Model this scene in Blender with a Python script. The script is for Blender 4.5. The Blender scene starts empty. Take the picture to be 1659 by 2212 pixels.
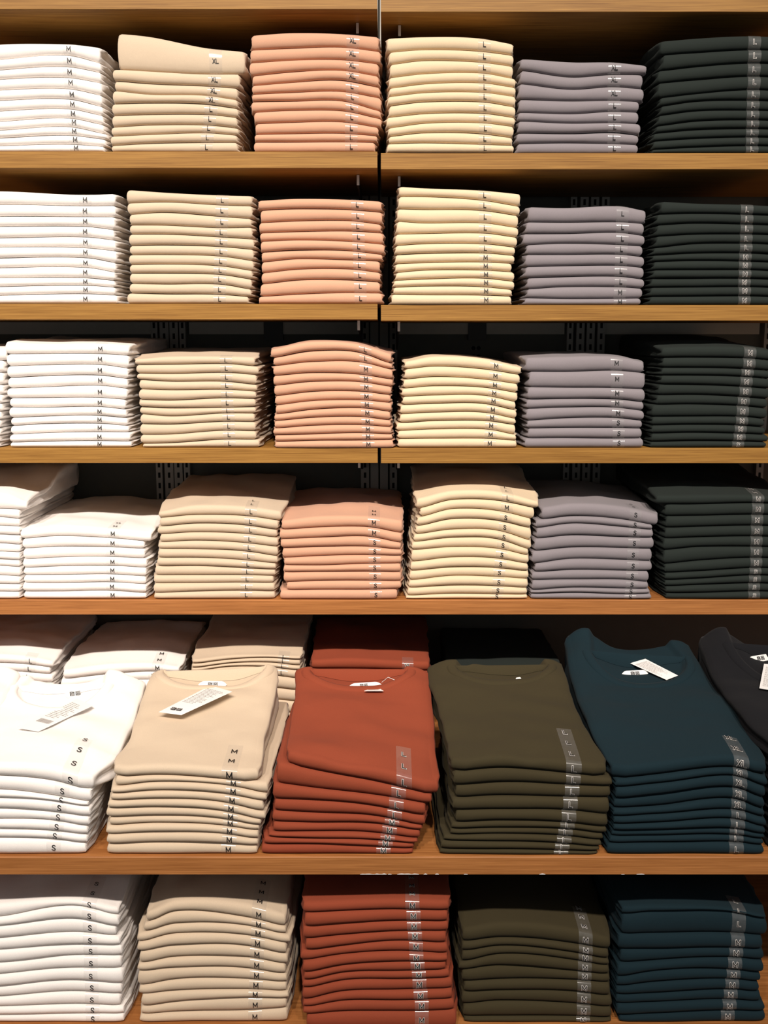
import bpy, math, random
from mathutils import Vector, noise
random.seed(7)
SC = bpy.context.scene
COL = SC.collection
# ------------------------------------------------------------------ camera
W, H = 1659.0, 2212.0
F = 2232.0
PITCH = math.atan((1106 - 725) / F)
c_, s_ = math.cos(PITCH), math.sin(PITCH)
CX = 829.5
D1 = 2.07      # front edge of the wall shelves
D2 = 1.60      # front edge of the deep lower shelves
WALL = 2.50


def P(px, py, Y):
    """point of the photographed place that lies at distance Y in front of the camera"""
    u, v = px - CX, py - 1106
    k = Y / (F * c_ - v * s_)
    return Vector((u * k, Y, (-F * s_ - v * c_) * k))


def on_plane(px, py, z0, y0, slope):
    """point on the sloping plane z = z0 + slope*(y-y0)"""
    u, v = px - CX, py - 1106
    dy, dz = F * c_ - v * s_, -F * s_ - v * c_
    k = (z0 - slope * y0) / (dz - slope * dy)
    return Vector((u * k, dy * k, dz * k))


cam_d = bpy.data.cameras.new('camera')
cam = bpy.data.objects.new('camera', cam_d)
COL.objects.link(cam)
cam.rotation_euler = (math.pi / 2 - PITCH, 0, 0)
cam_d.sensor_fit = 'VERTICAL'
cam_d.sensor_height = 24
cam_d.lens = 24 * F / H
cam_d.clip_start = 0.05
SC.camera = cam
SC.view_settings.view_transform = 'Standard'
SC.view_settings.look = 'None'
SC.view_settings.gamma = 1
SC.view_settings.use_curve_mapping = False
SC.view_settings.exposure = 0.0


# ------------------------------------------------------------------ materials
def srgb(r, g, b):
    f = lambda c: (c / 255 / 12.92) if c / 255 <= .04045 else ((c / 255 + .055) / 1.055) ** 2.4
    return (f(r), f(g), f(b), 1)


def new_mat(name):
    m = bpy.data.materials.new(name)
    m.use_nodes = True
    nt = m.node_tree
    b = nt.nodes['Principled BSDF']
    return m, nt, b


def fabric(name, rgb, rough=.9, sheen=.15):
    m, nt, b = new_mat(name)
    N, L = nt.nodes, nt.links
    tc = N.new('ShaderNodeTexCoord')
    n1 = N.new('ShaderNodeTexNoise'); n1.inputs['Scale'].default_value = 14; n1.inputs['Detail'].default_value = 3
    L.new(tc.outputs['Object'], n1.inputs['Vector'])
    n2 = N.new('ShaderNodeTexNoise'); n2.inputs['Scale'].default_value = 900; n2.inputs['Detail'].default_value = 1
    L.new(tc.outputs['Object'], n2.inputs['Vector'])
    mx = N.new('ShaderNodeMix'); mx.data_type = 'RGBA'
    c = srgb(*rgb)
    mx.inputs[6].default_value = tuple(x * .90 for x in c[:3]) + (1,)
    mx.inputs[7].default_value = tuple(min(1, x * 1.06) for x in c[:3]) + (1,)
    L.new(n2.outputs['Fac'], mx.inputs[0])
    L.new(mx.outputs[2], b.inputs['Base Color'])
    b.inputs['Roughness'].default_value = rough
    b.inputs['Specular IOR Level'].default_value = .15
    b.inputs['Sheen Weight'].default_value = sheen
    b.inputs['Sheen Roughness'].default_value = .5
    b1 = N.new('ShaderNodeBump'); b1.inputs['Strength'].default_value = .35; b1.inputs['Distance'].default_value = .006
    L.new(n1.outputs['Fac'], b1.inputs['Height'])
    b2 = N.new('ShaderNodeBump'); b2.inputs['Strength'].default_value = .25; b2.inputs['Distance'].default_value = .0004
    L.new(n2.outputs['Fac'], b2.inputs['Height'])
    L.new(b1.outputs['Normal'], b2.inputs['Normal'])
    L.new(b2.outputs['Normal'], b.inputs['Normal'])
    return m


def wood(name, dark, light, seed):
    m, nt, b = new_mat(name)
    N, L = nt.nodes, nt.links
    tc = N.new('ShaderNodeTexCoord')
    mp = N.new('ShaderNodeMapping'); mp.inputs['Scale'].default_value = (3.0, 60, 190)
    mp.inputs['Location'].default_value = (seed, seed * 3, 0)
    L.new(tc.outputs['Object'], mp.inputs['Vector'])
    n = N.new('ShaderNodeTexNoise'); n.inputs['Scale'].default_value = 2.4; n.inputs['Detail'].default_value = 6
    n.inputs['Roughness'].default_value = .62; n.inputs['Distortion'].default_value = .5
    L.new(mp.outputs[0], n.inputs['Vector'])
    mp2 = N.new('ShaderNodeMapping'); mp2.inputs['Scale'].default_value = (.9, 6, 14)
    L.new(tc.outputs['Object'], mp2.inputs['Vector'])
    n2 = N.new('ShaderNodeTexNoise'); n2.inputs['Scale'].default_value = 2; n2.inputs['Detail'].default_value = 3
    L.new(mp2.outputs[0], n2.inputs['Vector'])
    ad = N.new('ShaderNodeMath'); ad.operation = 'MULTIPLY_ADD'; ad.inputs[1].default_value = .45
    L.new(n2.outputs['Fac'], ad.inputs[0]); L.new(n.outputs['Fac'], ad.inputs[2])
    r = N.new('ShaderNodeValToRGB')
    r.color_ramp.elements[0].position = .5; r.color_ramp.elements[0].color = srgb(*dark)
    r.color_ramp.elements[1].position = .92; r.color_ramp.elements[1].color = srgb(*light)
    L.new(ad.outputs[0], r.inputs['Fac'])
    L.new(r.outputs[0], b.inputs['Base Color'])
    b.inputs['Roughness'].default_value = .5
    b.inputs['Specular IOR Level'].default_value = .3
    return m


def plain(name, rgb, rough=.6, metal=0.0, nscale=30, var=.08):
    m, nt, b = new_mat(name)
    N, L = nt.nodes, nt.links
    tc = N.new('ShaderNodeTexCoord')
    n = N.new('ShaderNodeTexNoise'); n.inputs['Scale'].default_value = nscale
    L.new(tc.outputs['Object'], n.inputs['Vector'])
    mx = N.new('ShaderNodeMix'); mx.data_type = 'RGBA'
    c = srgb(*rgb)
    mx.inputs[6].default_value = tuple(x * (1 - var) for x in c[:3]) + (1,)
    mx.inputs[7].default_value = tuple(min(1, x * (1 + var)) for x in c[:3]) + (1,)
    L.new(n.outputs['Fac'], mx.inputs[0]); L.new(mx.outputs[2], b.inputs['Base Color'])
    b.inputs['Roughness'].default_value = rough
    b.inputs['Metallic'].default_value = metal
    return m


def clear_film():
    m, nt, b = new_mat('clear_film')
    N, L = nt.nodes, nt.links
    b.inputs['Base Color'].default_value = (.95, .93, .9, 1)
    b.inputs['Roughness'].default_value = .22
    b.inputs['Specular IOR Level'].default_value = .8
    tr = N.new('ShaderNodeBsdfTransparent')
    n = N.new('ShaderNodeTexNoise'); n.inputs['Scale'].default_value = 160
    tc = N.new('ShaderNodeTexCoord'); L.new(tc.outputs['Object'], n.inputs['Vector'])
    mr = N.new('ShaderNodeMapRange'); mr.inputs['To Min'].default_value = .035; mr.inputs['To Max'].default_value = .08
    L.new(n.outputs['Fac'], mr.inputs['Value'])
    gl = N.new('ShaderNodeBsdfGlossy'); gl.inputs['Roughness'].default_value = .16
    m1 = N.new('ShaderNodeMixShader'); L.new(mr.outputs[0], m1.inputs[0])
    L.new(tr.outputs[0], m1.inputs[1]); L.new(b.outputs[0], m1.inputs[2])
    m2 = N.new('ShaderNodeMixShader'); m2.inputs[0].default_value = .07
    L.new(m1.outputs[0], m2.inputs[1]); L.new(gl.outputs[0], m2.inputs[2])
    L.new(m2.outputs[0], N['Material Output'].inputs['Surface'])
    return m


MAT = {
    'white': fabric('white_jersey', (246, 240, 235)),
    'beige': fabric('beige_jersey', (208, 188, 163)),
    'peach': fabric('peach_jersey', (208, 160, 132)),
    'cream': fabric('cream_jersey', (222, 200, 168)),
    'grey': fabric('grey_jersey', (136, 129, 133)),
    'dark green': fabric('dark_green_jersey', (38, 44, 41), sheen=.02),
    'rust red': fabric('rust_jersey', (143, 68, 46), sheen=.02),
    'olive': fabric('olive_jersey', (62, 55, 37), sheen=.02),
    'teal blue': fabric('teal_jersey', (22, 40, 47), sheen=.02),
    'black': fabric('black_jersey', (23, 23, 26), sheen=.04),
}
NAME = {'dark green': 'dark_green_t_shirt', 'rust red': 'rust_t_shirt', 'teal blue': 'teal_t_shirt'}
M_OAK = wood('golden_oak', (122, 82, 32), (168, 124, 60), 1)
M_OAK2 = wood('red_oak', (140, 86, 42), (186, 124, 70), 5)
M_FILM = clear_film()
M_INK = plain('black_ink', (14, 14, 16), .5)
M_WHITEINK = plain('white_ink', (215, 210, 205), .5)
M_PAPER = plain('white_card', (240, 238, 236), .6, 0, 200, .02)
M_WALL = plain('wall_panel', (92, 92, 86), .8)
M_PANEL = plain('pale_rail', (182, 177, 166), .6)
M_METAL = plain('grey_steel', (160, 157, 150), .5, .1)
M_DARKM = plain('dark_steel', (52, 54, 53), .55, .1)
M_TIP = plain('lit_tip_steel', (200, 196, 190), .35, .5)  # light on the bracket ends, painted as a paler steel
M_SLOT = plain('slot_black', (6, 6, 6), .9)
M_FLOOR = plain('shop_floor', (62, 54, 47), .5)
M_PRINT = plain('grey_print', (150, 140, 132), .7)


# ------------------------------------------------------------------ mesh helpers
def link_mesh(name, verts, faces, mats, parent=None, loc=(0, 0, 0), smooth=True, fm=None):
    me = bpy.data.meshes.new(name)
    me.from_pydata([tuple(v) for v in verts], [], faces)
    for m in (mats if isinstance(mats, (list, tuple)) else [mats]):
        me.materials.append(m)
    if fm:
        me.polygons.foreach_set('material_index', fm)
    me.polygons.foreach_set('use_smooth', [smooth] * len(me.polygons))
    me.update()
    o = bpy.data.objects.new(name, me)
    COL.objects.link(o)
    if parent is not None:
        o.parent = parent
    o.location = loc
    return o


class MB:
    def __init__(s):
        s.v, s.f, s.m = [], [], []

    def box(s, x0, x1, y0, y1, z0, z1, mi=0):
        b = len(s.v)
        s.v += [(x, y, z) for z in (z0, z1) for y in (y0, y1) for x in (x0, x1)]
        for q in ((0, 2, 3, 1), (4, 5, 7, 6), (0, 1, 5, 4), (2, 6, 7, 3), (0, 4, 6, 2), (1, 3, 7, 5)):
            s.f.append(tuple(b + i for i in q)); s.m.append(mi)

    def bbox(s, x0, x1, y0, y1, z0, z1, bv, mi=0):
        """box with bevelled long edges (profile in y-z, run along x)"""
        pr = [(y0 + bv, z0), (y1 - bv, z0), (y1, z0 + bv), (y1, z1 - bv), (y1 - bv, z1), (y0 + bv, z1), (y0, z1 - bv), (y0, z0 + bv)]
        b = len(s.v)
        for x in (x0, x1):
            s.v += [(x, y, z) for y, z in pr]
        for i in range(8):
            j = (i + 1) % 8
            s.f.append((b + i, b + 8 + i, b + 8 + j, b + j)); s.m.append(mi)
        s.f.append(tuple(b + i for i in range(8))); s.m.append(mi)
        s.f.append(tuple(b + 8 + i for i in reversed(range(8)))); s.m.append(mi)

    def quadgrid(s, pts, mi=0):
        b = len(s.v); n = len(pts[0])
        for r in pts:
            s.v += [tuple(p) for p in r]
        for i in range(len(pts) - 1):
            for j in range(n - 1):
                s.f.append((b + i * n + j, b + i * n + j + 1, b + (i + 1) * n + j + 1, b + (i + 1) * n + j)); s.m.append(mi)

    def build(s, name, mats, parent=None, loc=(0, 0, 0), smooth=False):
        v = s.v
        if parent is None:
            v = [(a - loc[0], b - loc[1], c - loc[2]) for a, b, c in v]
        return link_mesh(name, v, s.f, mats, parent, loc if parent is None else (0, 0, 0), smooth, s.m)


def tag(o, label=None, cat=None, group=None, kind=None):
    if label: o['label'] = label
    if cat: o['category'] = cat
    if group: o['group'] = group
    if kind: o['kind'] = kind
    return o


# ------------------------------------------------------------------ lettering (stroke font in a unit box)
FONT = {
    'M': [[(0, 0), (0, 1)], [(0, 1), (.42, .25)], [(.42, .25), (.84, 1)], [(.84, 1), (.84, 0)]],
    'L': [[(0.05, 1), (0.05, 0)], [(0.05, 0), (.6, 0)]],
    'S': [[(.64, .84), (.58, .93), (.47, .99), (.33, 1.0), (.19, .96), (.10, .87), (.08, .75), (.13, .65), (.24, .58), (.36, .53), (.48, .48), (.59, .41), (.64, .30),
           (.63, .18), (.56, .07), (.44, .01), (.30, 0), (.16, .03), (.07, .10), (.02, .19)]],
    'X': [[(0, 0), (.6, 1)], [(0, 1), (.6, 0)]],
}


def strokes(text):
    out, x = [], 0
    for ch in text:
        for pl in FONT[ch]:
            out.append([(a + x, b) for a, b in pl])
        x += {'M': 1.06, 'L': .8, 'S': .82, 'X': .78}[ch]
    w = x - .2
    return [[(a - w / 2, b) for a, b in pl] for pl in out], w


def add_text(mb, text, fn, u0, s0, h, wd, up=0.0, mi=0, slant=0.0):
    """lays the strokes of text on a surface; fn(u,s,lift) -> point"""
    st, w = strokes(text)
    for pl in st:
        for pi, ((a0, b0), (a1, b1)) in enumerate(zip(pl[:-1], pl[1:])):
            e0 = 1 if pi == 0 else .3
            e1 = 1 if pi == len(pl) - 2 else .3
            dx, dy = (a1 - a0) * h, (b1 - b0) * h
            ln = math.hypot(dx, dy)
            if ln < 1e-6: continue
            ex, ey = dx / ln * wd * .5, dy / ln * wd * .5
            nx_, ny_ = -ey, ex
            n = max(1, int(ln / .0016))
            rows = []
            for i in range(n + 1):
                t = i / n
                e = -e0 if i == 0 else (e1 if i == n else 0)
                uu = a0 * h + dx * t + ex * e; ss = b0 * h + dy * t + ey * e
                rr = []
                for sd in (-1, 1):
                    U, S = uu + nx_ * sd, ss + ny_ * sd
                    rr.append(fn(u0 + U + slant * S, s0 + S, up))
                rows.append(rr)
            mb.quadgrid(rows, mi)


# ------------------------------------------------------------------ curves over stations
def make_curve(xs, zs):
    n = len(xs)
    m = []
    for i in range(n):
        if i == 0: m.append((zs[1] - zs[0]) / (xs[1] - xs[0]) * .8)
        elif i == n - 1: m.append((zs[-1] - zs[-2]) / (xs[-1] - xs[-2]) * 1.15)
        else:
            a = (zs[i] - zs[i - 1]) / (xs[i] - xs[i - 1]); b = (zs[i + 1] - zs[i]) / (xs[i + 1] - xs[i])
            m.append((a + b) / 2 if a * b > 0 else (a + b) * .3)

    def f(x):
        if x <= xs[0]: return zs[0] - m[0] * .015 * (1 - math.exp((x - xs[0]) / .015))
        if x >= xs[-1]: return zs[-1] + m[-1] * .015 * (1 - math.exp((xs[-1] - x) / .015))
        for i in range(n - 1):
            if x <= xs[i + 1]: break
        h = xs[i + 1] - xs[i]; t = (x - xs[i]) / h
        return ((2 * t ** 3 - 3 * t * t + 1) * zs[i] + (t ** 3 - 2 * t * t + t) * h * m[i]
                + (-2 * t ** 3 + 3 * t * t) * zs[i + 1] + (t ** 3 - t * t) * h * m[i + 1])
    return f


K = 8
PHI = []
for k in range(K + 1):
    a = -math.pi / 2 + math.pi * k / K
    sg = 1 if a >= 0 else -1
    PHI.append((abs(math.cos(a)) ** .88 if 0 < k < K else 0.0, .5 + .5 * sg * abs(math.sin(a)) ** .92))


def nz(x, y, z=0.0):
    return noise.noise(Vector((x, y, z)))


class Shirt:
    """a folded t-shirt: rounded fold in front, layered folds at the sides"""

    def __init__(s, xl, xr, yf, yb, zb, zt, seed, r=.009, left=None, right=None, yaw=0.0):
        s.xl, s.xr, s.yf, s.yb, s.zb, s.zt, s.seed, s.r = xl, xr, yf, yb, zb, zt, seed, r
        s.left, s.right, s.yaw = left, right, yaw
        s.rc = .016; s.dark = False; s.rough = .5

    def front(s, x):
        """y of the inner edge of the front fold"""
        q = 0.0
        d = min(x - s.xl, s.xr - x)
        if d < s.rc:
            q = min(1, (s.rc - max(d, 0)) / s.rc)
        c = s.rc * (1 - math.sqrt(max(0, 1 - q * q))) * .55 if not s.left else .005 * q * q * (3 - 2 * q)
        return s.yf + s.r + c + s.yaw * (x - (s.xl + s.xr) / 2) + .0022 * nz(x * 9, s.seed * 3.7)

    def ends(s, t):
        y = s.yf + t * (s.yb - s.yf)
        if s.left: return s.left(t), s.right(t)
        return (s.xl + .004 * nz(y * 9, s.seed * 1.3, 5) * min(1, t * 5), s.xr + .005 * nz(y * 9, s.seed * 2.1, 9) * min(1, t * 5))

    def surf(s, x, d, lift=0.0):
        """point at distance d up and over the front fold"""
        y0 = s.front(x)
        zb, zt = s.zb(x, y0), s.zt(x, y0)
        pts = [(y0 - s.r * o, zb + (zt - zb) * q) for o, q in PHI]
        acc = 0
        for i in range(K):
            (ya, za), (yb, zb_) = pts[i], pts[i + 1]
            l = math.hypot(yb - ya, zb_ - za)
            if d <= acc + l or (i == 0 and d < 0):
                t = max(0, (d - acc) / l)
                ny, nzv = -(zb_ - za) / l, (yb - ya) / l
                return Vector((x, ya + (yb - ya) * t + ny * lift, za + (zb_ - za) * t + nzv * lift))
            acc += l
        y = y0 + (d - acc)
        return Vector((x, y, s.zt(x, y) + lift * 1.6))

    def arc(s, x):
        y0 = s.front(x)
        zb, zt = s.zb(x, y0), s.zt(x, y0)
        pts = [(y0 - s.r * o, zb + (zt - zb) * q) for o, q in PHI]
        return sum(math.hypot(b[0] - a[0], b[1] - a[1]) for a, b in zip(pts[:-1], pts[1:]))

    def build(s, name, mat, nx=30, ny=7, gap=.0003):
        r = s.r
        us = sorted(set([0, .006, .018, .036, .06, .94, .964, .982, .994, 1] + [.06 + .88 * i / (nx - 9) for i in range(nx - 8)]))
        NX = len(us)
        vs = [j / (ny - 1) for j in range(ny)]
        vs = [v ** 1.25 for v in vs]
        V, Fc = [], []
        base = []
        ox, oy = (s.xl + s.xr) / 2, s.yf + .1
        for v in vs:
            row = []
            xl, xr = s.ends(v)
            for u in us:
                x = xl + r + (xr - xl - 2 * r) * u
                y0 = s.front(x if not s.left else s.xl + (s.xr - s.xl) * u)
                y = y0 + (s.yb - r - y0) * v
                row.append((x, y))
            base.append(row)
        oz = s.zb(ox, s.yf + r)
        NY = len(vs)
        for surf in (0, 1):
            for j in range(NY):
                for i in range(NX):
                    x, y = base[j][i]
                    z = s.zt(x, y) - gap if surf else s.zb(x, y) + gap
                    V.append((x - ox, y - oy, z - oz))
        n = NX * NY
        for j in range(NY - 1):
            for i in range(NX - 1):
                a = j * NX + i
                Fc.append((a, a + NX, a + NX + 1, a + 1))
                Fc.append((n + a, n + a + 1, n + a + NX + 1, n + a + NX))
        # boundary loop
        loop = [(0, i, 0, -1) for i in range(NX)] + [(j, NX - 1, 1, 0) for j in range(1, NY)]
        loop += [(NY - 1, i, 0, 1) for i in range(NX - 2, -1, -1)] + [(j, 0, -1, 0) for j in range(NY - 2, 0, -1)]
        fixed = []
        cr = .012
        for j, i, a, b in loop:
            x, y = base[j][i]
            if j == NY - 1 and i in (0, NX - 1): a, b = (-.7 if i == 0 else .7), .7
            elif i in (0, NX - 1) and y - base[0][i][1] < cr:
                q = (1 - (y - base[0][i][1]) / cr) * math.pi / 4
                a, b = (-1 if i == 0 else 1) * math.cos(q), -math.sin(q)
            elif j == 0:
                dl, dr = x - base[0][0][0], base[0][-1][0] - x
                if min(dl, dr) < cr:
                    q = (1 - min(dl, dr) / cr) * math.pi / 4
                    a, b = (-1 if dl < dr else 1) * math.sin(q), -math.cos(q)
            fixed.append((j, i, a, b))
        m = len(fixed)
        rings = [[j * NX + i for j, i, a, b in fixed]]
        for k in range(1, K):
            o, q = PHI[k]
            ring = []
            psi = math.pi * k / K
            lob = (.30 + .75 * abs(math.sin(2 * psi)))
            for j, i, a, b in fixed:
                x, y = base[j][i]
                zb, zt = s.zb(x, y) + gap, s.zt(x, y) - gap
                side = 0 if i not in (0, NX - 1) or b > .1 else max(0, 1 - abs(b) / .7)
                off = r * o * (1 - side) + side * r * (0 if not side else lob * (1 + s.rough * nz(y * 30, k * .9, s.seed)))
                ring.append(len(V))
                V.append((x + a * off - ox, y + b * off - oy, zb + (zt - zb) * q - oz))
            rings.append(ring)
        rings.append([n + j * NX + i for j, i, a, b in fixed])
        for k in range(K):
            for q in range(m):
                p = (q + 1) % m
                Fc.append((rings[k][q], rings[k][p], rings[k + 1][p], rings[k + 1][q]))
        s.o = link_mesh(name, V, Fc, mat, None, (ox, oy, oz))
        s.org = Vector((ox, oy, oz))
        return s.o

    def loc(s, p):
        return p - s.org

    def size_strip(s, xc, text, width=.024, extra=0.0, back=.012, first=None, ink=True, lh=.0072, ver=0.0, sp=.026):
        """clear strip with repeated size letters, stuck over the front fold"""
        arc = s.arc(xc)
        d0, d1 = arc * .07, arc + back + extra
        n = 14 + int(extra / .006)
        mb = MB()
        rows = []
        for i in range(n + 1):
            d = d0 + (d1 - d0) * i / n
            rows.append([s.loc(s.surf(xc - width / 2 + width * q / 4, d, .0005)) for q in range(5)])
        mb.quadgrid(rows)
        st = mb.build('size_strip', M_FILM, s.o, smooth=True)
        mb = MB()
        fn = lambda u, d, l: s.loc(s.surf(u, d, l))
        ds = [first if first is not None else arc * .5 - lh * .5 + ver]
        if extra > 0:
            k = ds[0]
            while k + .034 < d1:
                k += sp; ds.append(k)
        for d in ds:
            if d < d0 * .3: d = d0 * .3
            if s.dark: add_text(mb, text, fn, xc, d, lh, lh * .31, .0008, 1)
            add_text(mb, text, fn, xc, d, lh, lh * .16, .0011, 0)
        if mb.v:
            mb.build('size_letter', [M_INK, M_WHITEINK], st, smooth=True)
        return st


# ------------------------------------------------------------------ shelves
def shelf_z(py, D):
    return P(0, py, D).z


Z0b = shelf_z(20, D1)
Z1L, Z1R = shelf_z(327.5, D1), shelf_z(330.5, D1)
Z2L, Z2R = shelf_z(656.5, D1), shelf_z(659, D1)
Z3L, Z3R = shelf_z(968, D1), shelf_z(968.5, D1)
Z4 = shelf_z(1297, D1)
Z5 = shelf_z(1852, D2)
Z6 = shelf_z(2211, D2 + .045)
TH = .0302
XG0, XG1 = P(815.5, 700, D1).x, P(823, 700, D1).x
ORD = ['top', 'second', 'third', 'fourth', 'fifth', 'bottom']


def shelf(x0, x1, y0, y1, z, th, mat, label, chips=False):
    loc = ((x0 + x1) / 2, y0, z - th)
    mb = MB(); mb.bbox(x0, x1, y0 + .0012, y1, z - th, z, .0012)
    o = mb.build('shelf_board', mat, None, loc)
    tag(o, label, 'shelf', 'oak shelves of the display wall')
    eb = MB(); eb.bbox(x0, x1, y0, y0 + .0014, z - th, z, .0006)
    eb.v = [(a - loc[0], b - loc[1], c - loc[2]) for a, b, c in eb.v]
    eb.build('edge_band', mat, o)
    return o, loc


XW = 1.45
for (zl, zr, w_, yy) in ((Z0b + TH, Z0b + TH - .0045, 'board above the top row', 0), (Z1L, Z1R, 'shelf under the top row', 1),
                         (Z2L, Z2R, 'shelf under the second row', 2), (Z3L, Z3R, 'shelf under the third row', 3)):
    shelf(-XW, XG0, D1, WALL - .03, zl, TH, M_OAK, 'golden oak %s of shirts, left of the dark seam' % w_)
    shelf(XG1, XW, D1, WALL - .03, zr, TH, M_OAK, 'golden oak %s of shirts, right of the dark seam' % w_)
shelf(-XW, XW, D1, WALL - .03, Z4, TH, M_OAK2, 'long reddish oak shelf under the fourth row of shirts')
o5, l5 = shelf(-XW, XW, D2, WALL - .012, Z5, .0312, M_OAK2, 'deep reddish oak shelf under the large shirts with neck labels')
o6, l6 = shelf(-XW, XW, D2, WALL - .012, Z6, .0312, M_OAK2, 'deep reddish oak shelf under the bottom row of shirts')
# worn flecks along the lower edge of the deep shelf
mb = MB()
rnd = random.Random(3)
for px0, px1 in ((778, 835), (838, 846), (858, 905), (915, 923), (940, 948), (1002, 1010), (1165, 1178), (1342, 1349), (1375, 1392)):
    a, b = P(px0, 1889, D2), P(px1, 1889, D2)
    n = max(2, int((px1 - px0) / 5)); top = []
    zb = Z5 - .0312 + .0004
    for i in range(n + 1):
        x = a.x + (b.x - a.x) * i / n
        top.append((x, zb + .0008 + rnd.random() * .0014 * (1 if 0 < i < n else .2)))
    mb.quadgrid([[(x - l5[0], D2 - .0003 - l5[1], zb - l5[2]) for x, z in top], [(x - l5[0], D2 - .0003 - l5[1], z - l5[2]) for x, z in top]])
tag(mb.build('chipped_edge', M_PAPER, o5), 'pale chipped flecks along the edge')

# wall, floor and uprights
mb = MB(); mb.box(-1.7, 1.7, WALL, WALL + .06, -1.62, 1.2)
tag(mb.build('wall_back', M_WALL, None, (0, WALL, -1.62)), kind='structure')
mb = MB(); mb.box(-6, 6, -6.0, WALL + .06, -1.66, -1.62)
tag(mb.build('floor', M_FLOOR, None, (0, 0, -1.66)), kind='structure')
mb = MB(); mb.box(-1.45, 1.45, D2 + .05, WALL - .012, -1.62, Z6 - .0316)
tag(mb.build('shelf_plinth', M_OAK2, None, (0, D2 + .05, -1.62)), 'oak plinth carrying the bottom shelf', 'plinth')
for sx, nm in ((-1, 'left'), (1, 'right')):
    mb = MB(); mb.box(min(sx * 1.4515, sx * 1.485), max(sx * 1.4515, sx * 1.485), D1 - .01, WALL - .0005, -1.62, 1.1)
    tag(mb.build('side_panel', M_OAK, None, (sx * 1.46, D1, -1.62)), 'tall oak side panel closing the %s end of the display' % nm, 'panel')


def at_wall(px, py, dy=0.0):
    return P(px, py, WALL - dy)


def upright(px0, px1, label, name_n):
    """steel standard with a column of black slots"""
    a, b = at_wall(px0, 860, .02), at_wall(px1, 860, .02)
    z0, z1 = Z4 + .0005, 1.0
    mb = MB(); mb.box(a.x, b.x, WALL - .020, WALL - .0002, z0, z1)
    o = mb.build('slotted_upright', M_METAL, None, ((a.x + b.x) / 2, WALL - .02, z0))
    tag(o, label, 'upright', 'slotted steel uprights on the wall')
    sl = MB(); z = z0 + .02; c = (a.x + b.x) / 2; w = .0028
    while z < z1 - .02:
        sl.box(c - w, c + w, WALL - .0206, WALL - .0196, z, z + .013); z += .0255
    sl.v = [(x - o.location.x, y - o.location.y, zz - o.location.z) for x, y, zz in sl.v]
    k = sl.build('slot_row', M_SLOT, o)
    return o


upright(331, 345, 'slotted steel upright behind the beige stack, outer one on its left side', 1)
upright(392, 405, 'slotted steel upright behind the beige stack, outer one on its right side', 2)
upright(350, 369, 'slotted steel upright behind the beige stack, inner one on its left side', 3)
upright(371, 389, 'slotted steel upright behind the beige stack, inner one on its right side', 4)
upright(779, 797, 'slotted steel upright just left of the centre seam', 5)
upright(842, 858, 'slotted steel upright just right of the centre seam', 6)
upright(1221, 1234, 'slotted steel upright behind the grey stack, outer one on its left side', 7)
upright(1241, 1258, 'slotted steel upright behind the grey stack, inner one on its left side', 8)
upright(1263, 1280, 'slotted steel upright behind the grey stack, inner one on its right side', 9)
upright(1286, 1302, 'slotted steel upright behind the grey stack, outer one on its right side', 10)
upright(1643, 1659, 'slotted steel upright at the right edge of the photo', 11)
# twin posts at the seam
mb = MB()
a, b = at_wall(800, 860, .029), at_wall(838, 860, .029)
mid = (a.x + b.x) / 2
mb.box(a.x, mid - .002, WALL - .0295, WALL - .0002, Z4 + .0005, 1.0)
mb.box(mid + .002, b.x, WALL - .0295, WALL - .0002, Z4 + .0005, 1.0)
tag(mb.build('centre_post', M_METAL, None, (mid, WALL - .0299, Z4 + .0005)), 'double grey steel post behind the centre seam', 'post')
# pale horizontal rail
n = 1
for px0, px1 in ((-200, 328), (408, 570), (611, 776), (862, 1012), (1050, 1219), (1304, 1640)):
    a, b = at_wall(px0, 696, .012), at_wall(px1, 722, .012)
    mb = MB(); mb.box(a.x, b.x, WALL - .012, WALL - .0002, b.z, a.z + .006)
    tag(mb.build('trim_%d' % n, M_PANEL, None, (a.x, WALL - .012, b.z)), kind='structure'); n += 1
for px0, px1, lb in ((570, 611, 'peach'), (1012, 1050, 'cream')):
    a, b = at_wall(px0, 690, .016), at_wall(px1, 735, .016)
    mb = MB(); mb.box(a.x, b.x, WALL - .018, WALL - .0002, b.z, a.z + .03)
    o = mb.build('rail_clamp', M_DARKM, None, (a.x, WALL - .018, b.z))
    tag(o, 'dark steel clamp plate on the pale rail above the %s shirts' % lb, 'clamp', 'clamp plates on the rail')
    m2 = MB()
    for qx in (.33, .62):
        for qy in (752, 770):
            cxx = a.x + (b.x - a.x) * qx; cz = at_wall(600, qy).z
            ring = [(cxx + .005 * math.cos(t * math.pi / 5), WALL - .0012, cz + .005 * math.sin(t * math.pi / 5)) for t in range(10)]
            bb = len(m2.v); m2.v += [(p[0] - o.location.x, p[1] - o.location.y, p[2] - o.location.z) for p in ring]
            m2.f.append(tuple(bb + i for i in range(10))); m2.m.append(0)
    tag(m2.build('bolt_holes', M_SLOT, o), 'four black bolt holes')


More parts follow.
